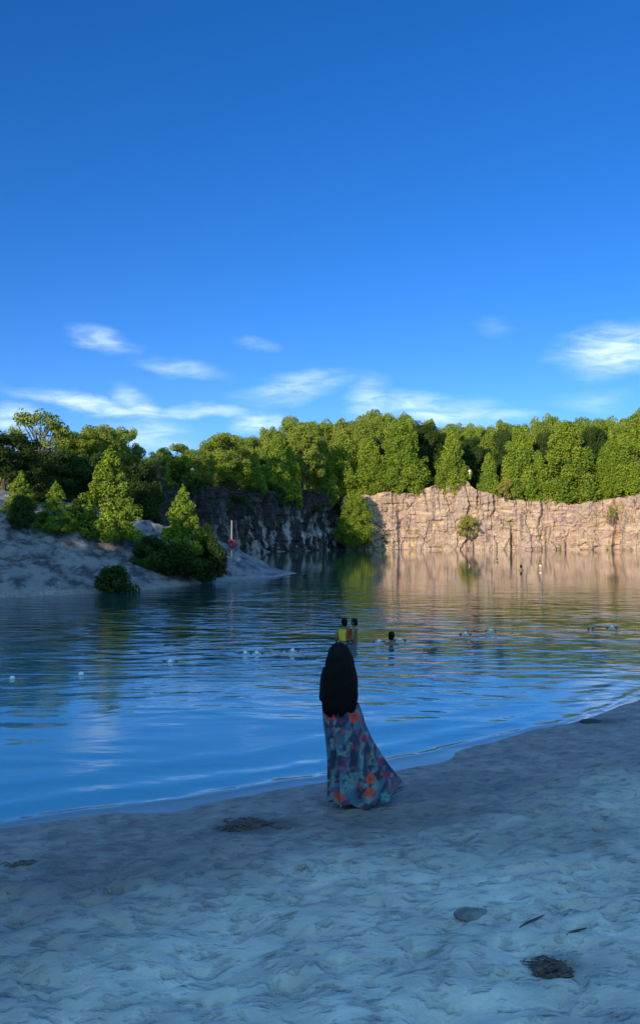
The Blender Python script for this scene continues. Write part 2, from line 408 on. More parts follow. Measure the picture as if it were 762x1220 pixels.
for (px, py, rx, ry, k) in STAINS:
    p = hit(px, py); STP.append(p)
    wob = (fbm(X * 6, Y * 6, 3, 77) - .5) * .9
    st = np.maximum(st, k * sstep(1.25 - np.hypot((X - p.x) / (rx * 1.5), (Y - p.y) / (ry * 2.2)) + wob))
at = me.attributes.new('stain', 'FLOAT', 'POINT'); at.data.foreach_set('value', st.ravel().astype(np.float32))
tag(link('ground', me), kind='structure')

def on_sand(p):
    i = np.argmin(abs(xs - p.x)); j = np.argmin(abs(ys - p.y)); return Vector((p.x, p.y, float(Z[i - 1:i + 2, j - 1:j + 2].mean())))
wx = axis([(-60, -8, 4), (-8, -4, .5), (-4, 8, .15), (8, 16, .5), (16, 112, 8)]); wy = axis([(-20, 5, 5), (5, 20, .12), (20, 200, 9)])
WX, WY = np.meshgrid(wx, wy, indexing='ij')
wme = np_mesh('water', np.stack([WX, WY, WX * 0], -1).reshape(-1, 3), grid_quads(len(wx), len(wy)), M_water)
at = wme.attributes.new('shore', 'FLOAT', 'POINT'); at.data.foreach_set('value', (-sdf(LAKE, WX, WY)).ravel().astype(np.float32))
tag(link('water', wme), kind='structure')

# ------------------------------------------------------------------ quarry walls
def cliff(name, path, mat, step=.22, seed=0, amp=1.):
    pts = [Vector((a, b, 0)) for a, b in path]
    S_, PX, PY, NX, NY = [], [], [], [], []
    s0 = 0
    for a, b in zip(pts[:-1], pts[1:]):
        L = (b - a).length; n = max(2, int(L / step)); d = (b - a).normalized()
        for i in range(n):
            p = a.lerp(b, i / n); S_.append(s0 + L * i / n); PX.append(p.x); PY.append(p.y); NX.append(d.y); NY.append(-d.x)
        s0 += L
    S_ = np.array(S_); PX = np.array(PX); PY = np.array(PY); NX = np.array(NX); NY = np.array(NY)
    k = 9
    ker = np.ones(2 * k + 1) / (2 * k + 1)
    sm = lambda q: np.convolve(np.pad(q, k, 'edge'), ker, 'valid')
    NX, NY, PX, PY = sm(NX), sm(NY), sm(PX), sm(PY); l = np.hypot(NX, NY); NX /= l; NY /= l
    ht = rim(PX, PY + 0 * PX) + (fbm(S_ / 4, S_ * 0, 4, seed) - .5) * 1.6 + (hash2(np.floor(S_ / 1.7), S_ * 0, seed) - .5) * .7
    nz = 64
    T = np.linspace(0, 1, nz)
    SS, TT = np.meshgrid(S_, T, indexing='ij')
    ZZ = -1.2 + (ht[:, None] + 1.2) * TT
    wsx = SS + (fbm(SS / 3, ZZ / 3, 3, seed + 8) - .5) * 2.2; wz = ZZ + (fbm(SS / 3 + 50, ZZ / 3, 3, seed + 9) - .5) * 1.4
    a1, a2, ai = worley(wsx / 2.6, wz / 7.5, seed + 1)
    bedz = (ZZ + (fbm(SS / 7, ZZ * 0, 3, seed + 15) - .5) * 1.6) / .85; bed = np.floor(bedz)
    colx = (SS + (fbm(SS / 2, ZZ / 1.5, 3, seed + 16) - .5) * 1.6) / (1.1 + 1.6 * hash2(bed, bed * 0, seed + 2)) + 37 * hash2(bed, bed * 0, seed + 3)
    bi = hash2(np.floor(colx), bed, seed + 4); ex = np.minimum(colx - np.floor(colx), 1 - (colx - np.floor(colx))); ez = np.minimum(bedz - bed, 1 - (bedz - bed))
    c1, c2, ci = worley(wsx / .9, wz / .7, seed + 21)
    gully = np.clip(fbm(SS / 2.4, ZZ / 18, 3, seed + 7) - .62, 0, 1) * 8
    D = amp * ((ai - .5) * 1.1 + (bi - .5) * .62 + (ci - .5) * .22 + (fbm(SS / 3, ZZ / 3, 4, seed + 12) - .5) * 1.3 + (fbm(SS / .6, ZZ / .5, 3, seed + 13) - .5) * .35 - gully)
    crack = np.clip(1 - (a2 - a1) / .07, 0, 1) * .7 + np.clip(1 - np.minimum(ex * 1.4, ez) / .10, 0, 1) * .35 * (fbm(SS / 2, ZZ / 2, 2, seed + 30) > .5)
    D = D - crack * .22 + .3 - TT * 1.1
    D = np.maximum(D, -1.9)
    VX = PX[:, None] + NX[:, None] * D; VY = PY[:, None] + NY[:, None] * D
    # rounded lip going back over the plateau
    lipd = [-.8, -2.2, -4.0, -5.6]; cols = [np.stack([VX, VY, ZZ], -1)]
    for j, dd in enumerate(lipd):
        dj = np.minimum(D[:, -1], 0) + dd
        cols.append(np.stack([PX + NX * dj, PY + NY * dj, ht + .12 - .1 * j * (j > 1) - (.9 if j == 3 else 0)], -1)[:, None, :])
    co = np.concatenate(cols, 1); nt = co.shape[1]
    me = np_mesh(name, co.reshape(-1, 3), grid_quads(len(S_), nt), mat, False)
    z4 = np.zeros((len(S_), 4))
    for nm, arr in (('crack', np.clip(crack, 0, 1)), ('block', ai)):
        at = me.attributes.new(nm, 'FLOAT', 'POINT'); at.data.foreach_set('value', np.concatenate([arr, z4], 1).ravel().astype(np.float32))
    o = link(name, me); tag(o, kind='structure'); return o
cliff('sunlit_cliff', [(4, 184), (65.5, 183.5), (65, 175.5), (82, 178), (84, 160)], M_cliff, .22, 3)
cliff('shaded_cliff', [(-38, 62), (-34, 86), (-27, 105), (-19, 130), (-13, 150), (-3, 168), (4, 184), (6, 186)], M_stained_shade, .3, 60, .9)

# ------------------------------------------------------------------ trees
def leaf_mesh(name, lobes, n_per, size, mat, seed, inner=.25, flat=.45, aspect=1.5):
    """many small leaf sprays spread over clumps; lobes: (centre, radii, count weight)"""
    r = np.random.default_rng(seed); cs, ns, ts = [], [], []
    for (c, rad, wgt) in lobes:
        n = max(4, int(n_per * wgt)); d = r.normal(size=(n, 3)); d /= np.linalg.norm(d, axis=1)[:, None]
        rr = np.where(r.random(n) < inner, r.random(n) * .8, 1 + r.normal(size=n) * .10)
        p = np.array(c) + d * np.array(rad) * rr[:, None]
        nn = d + r.normal(size=(n, 3)) * flat; nn[:, 2] += .25; nn /= np.linalg.norm(nn, axis=1)[:, None]
        cs.append(p); ns.append(nn); ts.append(np.clip(.5 + (r.random() - .5) * .7 + r.normal(size=n) * .16, 0, 1))
    c = np.concatenate(cs); n = np.concatenate(ns); t = np.concatenate(ts); N = len(c)
    a = np.cross(n, r.normal(size=(N, 3))); a /= np.linalg.norm(a, axis=1)[:, None]; b = np.cross(n, a)
    s = size * (.55 + .9 * r.random(N))[:, None]
    bend = n * s * .25
    v = np.stack([c - a * s * aspect * .5 - bend, c - b * s * .42, c + a * s * aspect * .5 - bend, c + b * s * .42], 1).reshape(-1, 3)
    me = np_mesh(name, v, np.arange(N * 4).reshape(N, 4), mat)
    at = me.attributes.new('tint', 'FLOAT', 'POINT'); at.data.foreach_set('value', np.repeat(t, 4).astype(np.float32))
    return me
def tube(path, radii, seg=7):
    vs, fs = [], []
    for i, (p, r_) in enumerate(zip(path, radii)):
        p = Vector(p); d = (Vector(path[min(i + 1, len(path) - 1)]) - Vector(path[max(i - 1, 0)])).normalized()
        a = d.orthogonal().normalized(); b = d.cross(a)
        for k in range(seg):
            th = 2 * math.pi * k / seg; vs.append(p + (a * math.cos(th) + b * math.sin(th)) * r_)
        if i:
            for k in range(seg):
                q = (i - 1) * seg; fs.append((q + k, q + (k + 1) % seg, q + seg + (k + 1) % seg, q + seg + k))
    return vs, fs
def trunk_mesh(name, branches):
    vs, fs = [], []
    for path, rad in branches:
        a, b = tube(path, rad); o = len(vs); vs += a; fs += [tuple(i + o for i in f) for f in b]
    me = bpy.data.meshes.new(name); me.from_pydata([tuple(v) for v in vs], [], fs); me.materials.append(M_bark); me.update(); return me

def proto(kind, seed):
    """a tree of unit height"""
    r = random.Random(seed); lobes = []; br = []
    if kind in ('cedar', 'spruce', 'slim', 'wide'):
        prof = {'cedar': lambda t: .30 * (1 - t ** 1.5) ** .62 * min(1, (t + .14) / .30) ** .6,
                'wide': lambda t: .30 * (1 - t ** 1.5) ** .62 * min(1, (t + .14) / .30) ** .6,
                'slim': lambda t: .22 * (1 - t ** 1.25) ** .65 * min(1, (t + .12) / .25) ** .5,
                'spruce': lambda t: .36 * (1 - t) ** .66 * min(1, (t + .14) / .2) ** .7}[kind]
        n = {'wide': 170, 'cedar': 95, 'slim': 75, 'spruce': 130}[kind]
        for i in range(n):
            t = r.random() ** 1.15 * .96 + .01; R0 = prof(t) * (.66 + .52 * r.random()); th = r.random() * 6.283
            rad = (.04 + .055 * r.random()) * (1.15 - .55 * t) * {'spruce': .8, 'wide': .78}.get(kind, 1)
            k = max(0, R0 - rad * .7)
            lobes.append(((k * math.cos(th), k * math.sin(th), .03 + t * .93), (rad, rad, rad * (1.35 if kind != 'spruce' else .9)), (rad / .07) ** 2))
            if i % 5 == 0: br.append(([(0, 0, max(.05, t - .06)), (k * .9 * math.cos(th), k * .9 * math.sin(th), .03 + t * .93)], [.008 * (1.2 - t), .003]))
        for i in range(9):
            t = .08 + i * .1; lobes.append(((0, 0, t), (prof(t) * .55, prof(t) * .55, .09), 1.6))
        if kind == 'spruce': lobes.append(((0, 0, .965), (.018, .018, .04), .35))
        br.append(([(0, 0, -.02), (.004, 0, .3), (0, .004, .65), (0, 0, .97)], [.028, .021, .012, .003]))
        size = {'wide': .0135, 'cedar': .0185, 'slim': .019, 'spruce': .019}[kind]; npl = {'spruce': 165, 'wide': 310}.get(kind, 215); fl = .6
        mat = M_cedar
    elif kind in ('round', 'airy', 'dark'):
        br.append(([(0, 0, -.02), (.01, .01, .2), (-.01, .01, .45), (.01, 0, .7)], [.032, .024, .016, .006]))
        n = {'round': 70, 'airy': 72, 'dark': 80}[kind]
        for i in range(n):
            th = r.random() * 6.283; t = r.random(); zz = .24 + .70 * t
            R0 = .40 * math.sqrt(max(0.02, 1 - ((zz - .55) / .46) ** 2)) * (.72 + .4 * r.random())
            rad = (.055 + .06 * r.random()) * (.72 if kind == 'airy' else 1); k = max(0, R0 - rad * .6)
            p = (k * math.cos(th), k * math.sin(th), zz)
            lobes.append((p, (rad, rad, rad * .75), (rad / .08) ** 2))
            if i % 4 == 0 or kind == 'airy':
                z0 = max(.12, zz - .18 - .12 * r.random()); br.append(([(0, 0, z0), (p[0] * .5, p[1] * .5, (z0 + zz) / 2 + .01), p], [.010, .006, .002]))
        if kind != 'airy':
            for i in range(8):
                th = i * .8; lobes.append(((.13 * math.cos(th), .13 * math.sin(th), .34 + .06 * i), (.15, .15, .11), 1.5))
        size = .0185 if kind != 'airy' else .018; npl = 235 if kind != 'airy' else 140; fl = .55; mat = M_round if kind != 'dark' else M_dull_shade
    else:  # bush
        ragged = kind == 'goldbush'
        for i in range(34 if not ragged else 46):
            th = r.random() * 6.283; t = r.random(); R0 = .55 * math.sqrt(1 - t * t * .85) * (.7 + .4 * r.random())
            if ragged: R0 *= r.uniform(.55, 1.35)
            rad = (.12 + .09 * r.random()) * (.62 if ragged else 1); k = max(0, R0 - rad * .5); p = (k * math.cos(th), k * math.sin(th), .12 + t * .74)
            lobes.append((p, (rad, rad, rad * .85), (rad / .15) ** 2))
            if i % 4 == 0: br.append(([(0, 0, -.05), (p[0] * .5, p[1] * .5, p[2] * .6), p], [.02, .012, .005]))
        size = .042; npl = 180; fl = .6; mat = M_cedar
        if kind == 'dullbush': mat = M_dull_shade
        if kind == 'goldbush': mat = M_gold
    return leaf_mesh('crown', lobes, npl, size, mat, seed * 13 + 1, flat=fl), trunk_mesh('trunk', br)
PROTO = {}
for kind, n in (('wide', 2), ('cedar', 4), ('slim', 2), ('spruce', 3), ('round', 4), ('airy', 2), ('dark', 2), ('bush', 3), ('dullbush', 2), ('goldbush', 1)):
    PROTO[kind] = [proto(kind, 100 + i * 7 + len(kind) * 31) for i in range(n)]
cnt = [0]
WID = {'wide': .58, 'cedar': .58, 'slim': .40, 'spruce': .62, 'round': .78, 'airy': .76, 'dark': .8, 'bush': 1.15, 'dullbush': 1.15, 'goldbush': 1.15}
NAME = {'wide': 'cedar_tree', 'cedar': 'cedar_tree', 'slim': 'cedar_tree', 'spruce': 'conifer_tree', 'round': 'broadleaf_tree', 'airy': 'broadleaf_tree', 'dark': 'broadleaf_tree',
        'bush': 'bush', 'dullbush': 'bush', 'goldbush': 'bush'}
STEM = {'bush': 'stem', 'dullbush': 'stem', 'goldbush': 'stem'}
def plant(kind, x, y, h, width, label, group=None, z=None, cat=None, sink=.0):
    cnt[0] += 1; i = cnt[0]
    cm, tm = PROTO[kind][i % len(PROTO[kind])]
    z = ground_z(x, y) if z is None else z
    e = empty(NAME[kind], (x, y, z - sink), i * 2.399)
    s = width / WID[kind]; e.scale = (s, s, h + sink)
    tag(e, label, cat or ('bush' if kind in STEM else 'tree'), group)
    link('crown', cm, e); link(STEM.get(kind, 'trunk'), tm, e)
    return e
def tree_px(kind, px, top, D, wpx, label, group=None, base=None, inland=False, **kw):
    if inland or group and 'rim of the far' in group or group == 'trees on top of the shaded cliff':
        while ground_z(P(px, top, D).x, D) < 9 and D < 220: D += .5
    p = P(px, top, D); z = ground_z(p.x, D) if base is None else P(px, base, D).z
    return plant(kind, p.x, D, max(.3, p.z - z), wpx * D / FPX, label, group, z, **kw)

G1 = 'trees along the rim of the far cliff'
T = tree_px
T('wide', 478, 499, 187.5, 66, 'broad oval cedar on the rim just right of the low cedar at the corner', G1)
T('cedar', 537, 512, 187.0, 40, 'narrow upright cedar on the rim, just left of the rock peak', G1)
T('slim', 581, 538, 186.5, 25, 'small slim cedar on the rim, just right of the rock peak', G1)
T('cedar', 617, 506, 187.5, 46, 'tall cedar reaching low over the sunlit cliff, between slim and very broad ones', G1)
T('slim', 640, 535, 186.8, 28, 'short narrow cedar tucked against the left side of the very broad cedar', G1)
T('wide', 675, 498, 188.0, 74, 'very broad dense cedar on the rim above the purplish sunlit rock', G1)
T('wide', 728, 520, 184.5, 46, 'bright green cedar left of the pale buttress at the right edge', G1)
T('wide', 756, 490, 184.5, 62, 'tallest bright cedar standing over the pale buttress at the right edge', G1)
T('cedar', 440, 518, 187, 44, 'dark flanked cedar on the rim directly above the low cedar at the cliff corner', G1)
T('cedar', 408, 512, 186, 48, 'billowy cedar on the rim left of the cliff corner', G1)
T('wide', 422, 582, 179.5, 48, 'low bright cedar standing at the water in the cliff corner', 'trees at the foot of the cliff', base=648)
G2 = 'trees on top of the shaded cliff'
T('cedar', 384, 525, 176, 42, 'dense cedar above the shaded cliff, with its shadow side toward the corner', G2)
T('round', 360, 508, 176, 52, 'rounded leafy tree above the shaded cliff, behind two narrow cedars', G2)
T('slim', 345, 528, 169, 30, 'narrow cedar above the pale broken rock of the shaded cliff', G2)
T('cedar', 327, 522, 163, 38, 'light green cedar above the shaded cliff, right of the dark gap in the rim', G2)
T('slim', 304, 538, 157, 26, 'small pointed cedar above the shaded cliff behind the red ring post', G2)
T('round', 268, 516, 150, 56, 'bright green broad tree above the shaded cliff, left of the small pointed cedar', G2)
T('round', 236, 535, 136, 42, 'dark low tree on the shaded rim beside the pale figure', G2)
T('round', 208, 530, 126, 52, 'olive green round tree on the shaded rim, left of the pale figure', G2)
T('airy', 188, 533, 120, 34, 'thin dark tree against the sky at the left end of the shaded rim', G2)
G3 = 'woods behind the rim'
sk = [(180, 545), (240, 532), (262, 516), (300, 514), (340, 500), (380, 497), (420, 494), (455, 491), (480, 491), (510, 496), (535, 505), (560, 502), (600, 505), (640, 496), (700, 499), (722, 497), (745, 489), (790, 486)]
skx = [a for a, _ in sk]; sky_ = [b for _, b in sk]
bk = random.Random(4)
LB = 'rounded green tree of the woods behind the cliff rim, only its sunlit crown showing'
for D, off, dx, r0 in ((206, 7, 25, 262), (222, 0, 21, 255)):
    px = r0
    while px < 800:
        q = px + bk.uniform(-6, 6)
        T(bk.choice(['round', 'round', 'cedar', 'round']), q, np.interp(q, skx, sky_) + off + bk.uniform(-5, 6), D + bk.uniform(-3, 3), bk.uniform(34, 50), LB, G3)
        px += dx * bk.uniform(.85, 1.15)
T('dark', 505, 503, 197, 40, 'dark tree added as shade in the gap right of the broad oval cedar', G3)  # dark trees added to put shadow into the gaps between crowns
T('dark', 558, 520, 198, 40, 'dark tree added as shade filling the gap behind the rock peak', G3)
T('dark', 598, 512, 197, 30, 'dark tree added as shade between the slim cedar and the tall low reaching one', G3)
T('dark', 704, 508, 198, 40, 'dark tree added as shade in the gap right of the very broad cedar', G3)
T('dark', 648, 516, 197, 30, 'dark tree added as shade behind the short narrow cedar', G3)
T('dark', 452, 520, 193, 34, 'dark tree added as shade in the gap left of the broad oval cedar', G3)
T('dark', 388, 540, 190, 36, 'dark tree added as shade between the two billowy cedars left of the cliff corner', G3)
T('dark', 318, 545, 172, 36, 'dark low tree added as shade between the small pointed cedar and the light green one', G3)
T('dark', 286, 535, 165, 36, 'dark tree added as shade in the gap left of the small pointed cedar', G3)
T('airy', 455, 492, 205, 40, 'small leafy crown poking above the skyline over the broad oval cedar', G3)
for i in range(15):
    t_ = i / 14; q = 170 + 225 * t_ + bk.uniform(-4, 4)
    pa = np.interp(t_, [0, .3, .6, 1], [116, 134, 154, 181]); pp = P(q, 570, pa)
    while ground_z(pp.x, pa) < 8.5 and pa < 215: pa += .5; pp = P(q, 570, pa)
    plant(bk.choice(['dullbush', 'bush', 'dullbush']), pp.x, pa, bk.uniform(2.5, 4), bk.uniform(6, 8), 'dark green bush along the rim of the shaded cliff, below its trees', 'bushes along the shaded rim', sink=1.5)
for q, D in ((196, 150), (218, 158), (244, 165)):
    T('round', q, 541 + (q % 7), D, 44, {196: 'leftmost', 218: 'middle', 244: 'rightmost'}[q] + ' of the three low green trees behind the left part of the shaded rim', 'low trees behind the shaded rim')
for i in range(26):
    q = 385 + i * 15.5 + bk.uniform(-4, 4); D = 191 + bk.uniform(0, 5); zt = np.interp(P(q, 500, D).x, HX, HZ)
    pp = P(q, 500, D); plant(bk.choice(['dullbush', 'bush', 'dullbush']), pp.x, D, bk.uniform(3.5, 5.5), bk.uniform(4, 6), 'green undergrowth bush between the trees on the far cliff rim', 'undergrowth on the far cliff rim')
# left bank, behind the hill
T('airy', 47, 486, 76, 88, 'tall open tree with bare gaps in its crown, at the far left against the clouds', None)
T('round', 118, 505, 106, 62, 'olive crowned tree right of the tall open tree', None, inland=True)
T('round', 150, 509, 112, 42, 'dark green round tree rising behind the tallest young conifer', None, inland=True)
T('round', 90, 515, 96, 62, 'yellow green leafy tree between the tall open tree and the olive crowned one', None, inland=True)
T('dark', 6, 514, 62, 84, 'very dark broad tree at the left edge above the pale bank', None)  # shade on this and the next dark trees is put into the leaf colour
T('dark', 62, 534, 70, 84, 'dark spreading tree in shade behind the two smallest conifers', None)
T('dark', 108, 540, 73, 76, 'dark spreading tree in shade behind the tallest young conifer', None)
T('dark', 163, 548, 84, 60, 'dark low tree in shade right of the tallest young conifer', None)
T('dullbush', 35, 585, 60, 60, 'dark bush on the bank behind the smallest conifer', None)
# young conifers on the bank
G4 = 'young conifers on the pale bank'
T('spruce', 26, 560, 48, 38, 'smallest pointed conifer near the left end of the pale bank', G4)
T('spruce', 67, 573, 47.5, 44, 'stubby bright conifer, second from the left on the pale bank', G4)
T('spruce', 131, 531, 50.5, 76, 'tallest young conifer on the crest of the pale bank', G4)
T('spruce', 218, 577, 51, 60, 'ragged yellow green conifer at the low right end of the bank', G4)
T('dullbush', 95, 594, 50.5, 36, 'dark green bush between the stubby conifer and the tallest one', None)
T('dullbush', 26, 588, 46, 34, 'dark low bush at the foot of the smallest conifer', None)
G5 = 'dark bushes at the right end of the bank'
T('dullbush', 180, 637, 48, 44, 'dark bush on the bank left below the ragged conifer', G5)
T('dullbush', 213, 645, 49, 60, 'broad dark bush under the ragged conifer', G5)
T('dullbush', 248, 638, 51, 46, 'dark bush right of the ragged conifer, near the red ring post', G5)
T('dullbush', 137, 672, 41.5, 50, 'black looking bush hanging over the water below the pale bank', None)
T('goldbush', 246, 618, 52, 22, 'thin straw coloured shrub rising beside the ragged conifer', None)
T('goldbush', 557, 611, 182.0, 24, 'yellow green shrub clinging halfway up the sunlit cliff', None, base=641)
T('goldbush', 601, 568, 184.5, 22, 'dry looking shrub on the rim right of the slim cedar', None, base=596)
T('goldbush', 727, 600, 181.5, 10, 'yellow green shrub growing in the cleft left of the pale buttress', None, base=622)
# woods round the rest of the quarry, out of the picture: they shade the beach
G6 = 'woods on the rim behind the viewer'; r6 = random.Random(9)
LV = 'leafy tree of the woods on the quarry rim behind the viewer'
for i in range(26):
    x = -46 + i * 4.6
    plant(r6.choice(['round', 'cedar']), x, -36 + r6.uniform(-3, 3), r6.uniform(3, 6), r6.uniform(5, 7), LV, G6)
for i in range(8):
    plant(r6.choice(['round', 'cedar']), -44 + r6.uniform(-2, 2), -30 + i * 3.7, r6.uniform(2.5, 4), r6.uniform(4, 5), LV, G6)
# ------------------------------------------------------------------ people
def skin_mesh(name, joints, edges, levels=2, mat=None):
    """joints: {name: (co, rx, ry)}; grows one continuous surface"""
    me = bpy.data.meshes.new(name); keys = list(joints)
    me.from_pydata([joints[k][0] for k in keys], [(keys.index(a), keys.index(b)) for a, b in edges], [])
    o = bpy.data.objects.new(name, me); C.objects.link(o)
    md = o.modifiers.new('s', 'SKIN'); md.use_smooth_shade = True; md.branch_smoothing = .3
    for i, k in enumerate(keys):
        me.skin_vertices[0].data[i].radius = (joints[k][1], joints[k][2] if len(joints[k]) > 2 else joints[k][1])
        me.skin_vertices[0].data[i].use_root = (i == 0)
    sb = o.modifiers.new('d', 'SUBSURF'); sb.levels = levels; sb.render_levels = levels
    dg = bpy.context.evaluated_depsgraph_get(); dg.update()
    nm = bpy.data.meshes.new_from_object(o.evaluated_get(dg)); nm.name = name
    bpy.data.objects.remove(o)
    nm.materials.clear()
    if mat: nm.materials.append(mat)
    nm.polygons.foreach_set('use_smooth', [True] * len(nm.polygons))
    return nm
def skin_mat(name, col):
    m, t, b = material(name); o = t.node('ShaderNodeTexCoord').outputs['Object']
    t.l.new(t.mix(t.rng(t.noise(o, 18, 3), .3, .7), [c * .88 for c in col], col), b.inputs['Base Color'])
    b.inputs['Roughness'].default_value = .55; b.inputs['Subsurface Weight'].default_value = .1
    b.inputs['Subsurface Radius'].default_value = (.02, .008, .004); return m
M_skin = skin_mat('brown_skin', (.23, .12, .075)); M_skin2 = skin_mat('tan_skin', (.42, .25, .17))
def hair_mat():
    m, t, b = material('black_hair'); o = t.node('ShaderNodeTexCoord').outputs['Object']
    n = t.noise(t.mapping(o, scale=(1, 1, .05)), 120, 3, .6)
    t.l.new(t.mix(n, (.0015, .001, .001), (.005, .0035, .003)), b.inputs['Base Color'])
    b.inputs['Roughness'].default_value = .62; b.inputs['Specular IOR Level'].default_value = .18
    t.l.new(t.bump(n, .006), b.inputs['Normal']); return m
M_hair = hair_mat(); M_black = plain('black_cloth', (.006, .006, .008), .9, .002, 60)
M_eye = plain('eye_white', (.7, .7, .68), .3); M_iris = plain('iris', (.03, .015, .01), .3); M_lip = plain('lip', (.28, .09, .08), .5)

def ellipsoid(c, r, nu=14, nv=9):
    vs = []; fs = []
    for i in range(nv + 1):
        ph = math.pi * i / nv
        for j in range(nu):
            th = 2 * math.pi * j / nu
            vs.append((c[0] + r[0] * math.sin(ph) * math.cos(th), c[1] + r[1] * math.sin(ph) * math.sin(th), c[2] + r[2] * math.cos(ph)))
    for i in range(nv):
        for j in range(nu): fs.append((i * nu + j, i * nu + (j + 1) % nu, (i + 1) * nu + (j + 1) % nu, (i + 1) * nu + j))
    return vs, fs
def merge(*parts):
    vs, fs = [], []
    for a, b in parts:
        o = len(vs); vs += list(a); fs += [tuple(i + o for i in f) for f in b]
    return vs, fs

def hand_joints(J, E, side, wrist, wkey, dir_, curl):
    """palm and five fingers; dir_ points along the palm, curl is the way fingers bend, both unit vectors"""
    d = Vector(dir_).normalized(); c = Vector(curl).normalized(); s = d.cross(c).normalized() * side
    W = Vector(wrist); pk = wkey + '_palm'
    J[pk] = (tuple(W + d * .045), .030, .019); E.append((wkey, pk))
    for n, (off, L) in enumerate(((-.030, .062), (-.011, .074), (.009, .078), (.028, .070))):
        a = W + d * .085 + s * off; b = a + d * L * .5 + c * .006; e = b + d * L * .36 + c * L * .32
        k0, k1, k2 = [f'{wkey}_f{n}{q}' for q in 'abc']
        J[k0] = (tuple(a), .0105); J[k1] = (tuple(b), .009); J[k2] = (tuple(e), .0075)
        E += [(pk, k0), (k0, k1), (k1, k2)]
    a = W + d * .035 + s * .040; b = a + d * .028 + s * .016 + c * .008; e = b + d * .026 + c * .012
    J[wkey + '_t0'] = (tuple(a), .012); J[wkey + '_t1'] = (tuple(b), .0105); J[wkey + '_t2'] = (tuple(e), .009)
    E += [(pk, wkey + '_t0'), (wkey + '_t0', wkey + '_t1'), (wkey + '_t1', wkey + '_t2')]

def head_joints(J, E, z, y=0., neck='neck'):
    J['jaw'] = ((0, y + .025, z - .165), .052, .060); J['face'] = ((0, y + .014, z - .110), .070, .084)
    J['crown'] = ((0, y - .002, z - .060), .073, .088); J['nose'] = ((0, y + .112, z - .125), .011, .012)
    J['earl'] = ((-.080, y + .0, z - .115), .010, .016); J['earr'] = ((.080, y + .0, z - .115), .010, .016)
    E += [(neck, 'jaw'), ('jaw', 'face'), ('face', 'crown'), ('face', 'nose'), ('face', 'earl'), ('face', 'earr')]
def face_parts(root_body, z, y=0.):
    for s in (-1, 1):
        v, f = ellipsoid((s * .030, y + .087, z - .108), (.013, .010, .008)); o = mesh_obj('eye', v, f, M_eye, root_body, True)
        v, f = ellipsoid((s * .030, y + .0945, z - .108), (.0062, .0042, .0062)); mesh_obj('iris', v, f, M_iris, o, True)
    v, f = ellipsoid((0, y + .092, z - .152), (.022, .010, .007)); mesh_obj('mouth', v, f, M_lip, root_body, True)

